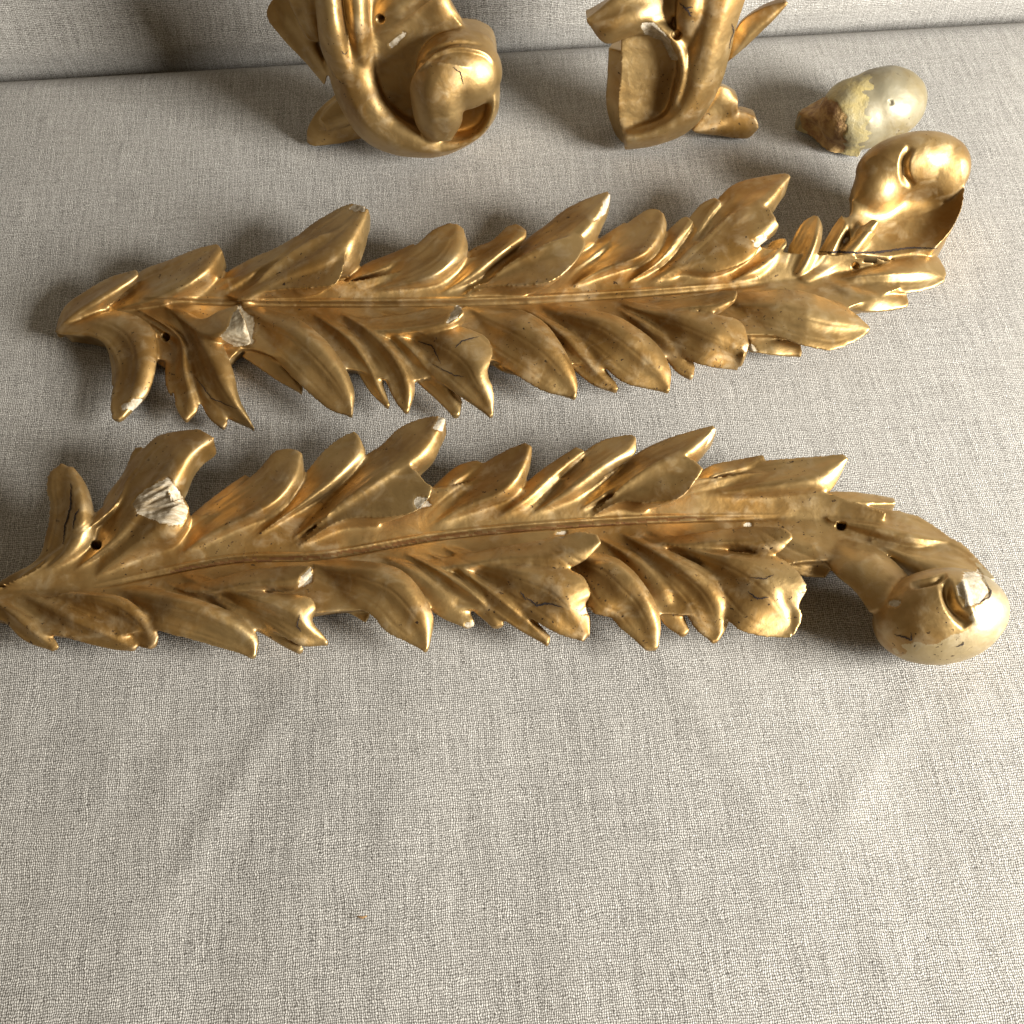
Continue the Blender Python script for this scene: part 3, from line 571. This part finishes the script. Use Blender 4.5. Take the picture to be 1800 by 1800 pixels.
d('scroll_rib', "625,50 665,5 725,-40", "648,62 690,25 745,-20", "668,80 705,42 760,0", (10, 18, 18), 6, 6, th=20)
d('leaf', "493,-10 475,25 496,64 532,106 570,150", "520,-10 510,25 530,60 575,130", "560,-10 550,30 560,80 590,140", (0, 4, 6, 8), 4, 3, th=14, blunt=True)
d('leaf', "500,-40 515,15 540,70", "525,-40 538,15 555,75", "555,-40 560,15 568,75", (14, 13, 8), 4, 4, th=14)
d('scroll_foot', "590,165 559,194 540,228 541,262", "612,195 588,218 568,240 553,263", "645,242 605,252 575,262 560,263", (-6, -5, -6, -7), 3, 3, th=18, blunt=True)
d('scroll_foot', "600,170 575,190 562,210", "615,190 590,205 568,220", "630,215 600,225 575,232", (0, -1, -3), 3, 3, th=14)
d('panel', "600,-40 610,80 645,170 700,245", "700,-40 720,80 740,160 775,240", "800,30 850,90 866,150 850,225", (10, 10, 10, 10), 0, -2, th=20, blunt=True)
finish(D, 'carved_scroll_bracket', 'gilded scroll bracket with a full round curl and hanging tongue, leaning on the backrest', 'carving', 'gilded scroll brackets leaning on the backrest', (732, 276), fr=FD, fil=60,
  strokes=[("668,33 669,34", 8, -9, False), ("735,125 765,98 805,86 850,94 870,112", 5, 1.6), ("740,110 768,86 806,74 848,80", 5, -1.2)], chips=[('chip', "684,75 708,55 714,60 690,84", GESSO, 2, 3)],
  cracks=[("796,118 810,128 814,148", 1.6), ("600,88 606,96 612,88", 1.5)])

E = Solid(); FE = stand((1110, 263))
def e(*k, **q): lobe(E, *k, fr=FE, **q)
e('scroll', "1325,-40 1296,44 1284,92 1268,148 1240,200 1204,236 1152,256 1098,264", "1280,-40 1262,44 1250,85 1238,130 1220,175 1190,212 1145,238 1098,248", "1235,-40 1225,44 1215,80 1205,116 1200,152 1180,195 1140,222 1098,230", (20, 24, 24, 22, 20, 18, 16), 12, 7, th=22, blunt=True, shrink=.85)
e('scroll_rim', "1128,40 1175,80 1190,116 1185,152 1165,200 1105,222", "1135,33 1185,75 1200,116 1195,155 1172,205 1102,232", "1150,28 1200,70 1212,116 1205,158 1180,212 1104,240", (14, 19, 20, 18, 14, 10), 7, 4, th=20, blunt=True)
e('panel', "1090,40 1090,120 1085,192 1095,250", "1150,30 1150,120 1140,180 1115,240", "1215,20 1205,116 1195,160 1170,210", (7, 7, 7, 7), -1, -1, th=14, blunt=True)
e('broken_side', "1070,84 1067,130 1066,192 1090,258", "1112,95 1115,135 1097,190 1102,252", "1117,95 1120,135 1102,190 1106,250", (5, 5, 4, 5), 14, 1, th=20, p=1.2, blunt=True)
e('leaf', "1190,-40 1110,-18 1072,2 1031,34", "1190,20 1125,20 1080,26 1031,37", "1170,58 1120,58 1066,76 1033,42", (10, 17, 18, 14), 5, 7, th=16)
e('scroll_rib', "1195,-40 1188,40 1195,80", "1220,-40 1212,40 1210,85", "1250,-40 1236,40 1225,80", (20, 24, 16), 5, 5, th=20)
e('leaf', "1280,110 1298,48 1340,15 1382,3", "1285,105 1315,60 1345,35 1384,5", "1288,102 1340,55 1370,25 1386,6", (2, 5, 5, 4), 3, 3, th=10)
e('scroll_foot', "1215,228 1255,160 1275,152 1297,170", "1218,230 1262,190 1298,182", "1220,232 1270,215 1298,200", (0, -2, -3), 3, 2, th=14, blunt=True)
e('scroll_foot', "1215,230 1262,208 1300,195 1328,205", "1220,232 1270,222 1333,217", "1222,234 1268,240 1312,245 1334,226", (0, -3, -4), 3, 4, th=14)
finish(E, 'carved_scroll_bracket', 'gilded scroll bracket with its curl broken off to a hollow crescent, beside the loose ball', 'carving', 'gilded scroll brackets leaning on the backrest', (1110, 263), fr=FE, fil=40, relax=("1112,95 1118,135 1100,190 1104,250",),
  strokes=[("1188,60 1190,62", 9, -6, False)], chips=[('chip', "1128,42 1150,38 1178,70 1190,105 1182,108 1160,70 1132,60", GESSO, 4, 3)],
  cracks=[("1286,40 1290,55 1284,70 1282,85", 3), ("1195,5 1210,20 1215,30", 3), ("1200,15 1218,12", 2.5)])

# ------------------------------------------------------------------ the loose broken-off scroll ball
H = Solid()
ball(H, 'ball', (1550, 184), 21, (26, 21, 20), (0, 0, 25))
ball(H, 'ball', (1518, 196), 19, (27, 20.5, 19.5), (0, 0, 20))
lobe(H, 'ball', "1530,165 1462,166 1403,194", "1530,195 1462,202 1404,198", "1530,222 1468,236 1407,204", (30, 25, 12), 8, 10, th=34, p=2.2, tp=.4)
finish(H, 'broken_scroll_ball', 'loose silvery gold scroll ball with a brown broken end', 'fragment', None, (1530, 230), strokes=[("1565,175 1568,185", 5, -1.2)], 
  chips=[('broken_face', "1395,198 1445,160 1475,182 1490,205 1482,236 1478,272 1430,250", RUST, 0, 9), ('yellowed_patch', "1395,198 1440,150 1500,120 1530,140 1520,190 1535,215 1510,250 1520,290 1430,270", YELLOW, 0, 12)], mat=DULL, rough_amp=0.5, fil=50)

# a stray bit of straw on the cloth
p = TABLE.at([[628, 1611], [638, 1613], [645, 1610]], [0.6, 0.9, 0.6]); 
m_ = bmesh.new(); 
V = []
for i, c in enumerate(p):
    for k in range(6): V.append(c+np.array([0.15*math.cos(k), 1, 0])*0 + 0.0005*(1-.4*abs(i-1))*np.array([0, math.cos(k*math.pi/3), math.sin(k*math.pi/3)]))
m_.free()
F = [(i*6+k, i*6+(k+1) % 6, i*6+6+(k+1) % 6, i*6+6+k) for i in range(2) for k in range(6)]
o = link_mesh('lint_speck', np.array(V), np.array(F), RUST); o['label'] = 'tiny brown bit of lint on the bare linen in front'; o['category'] = 'lint'
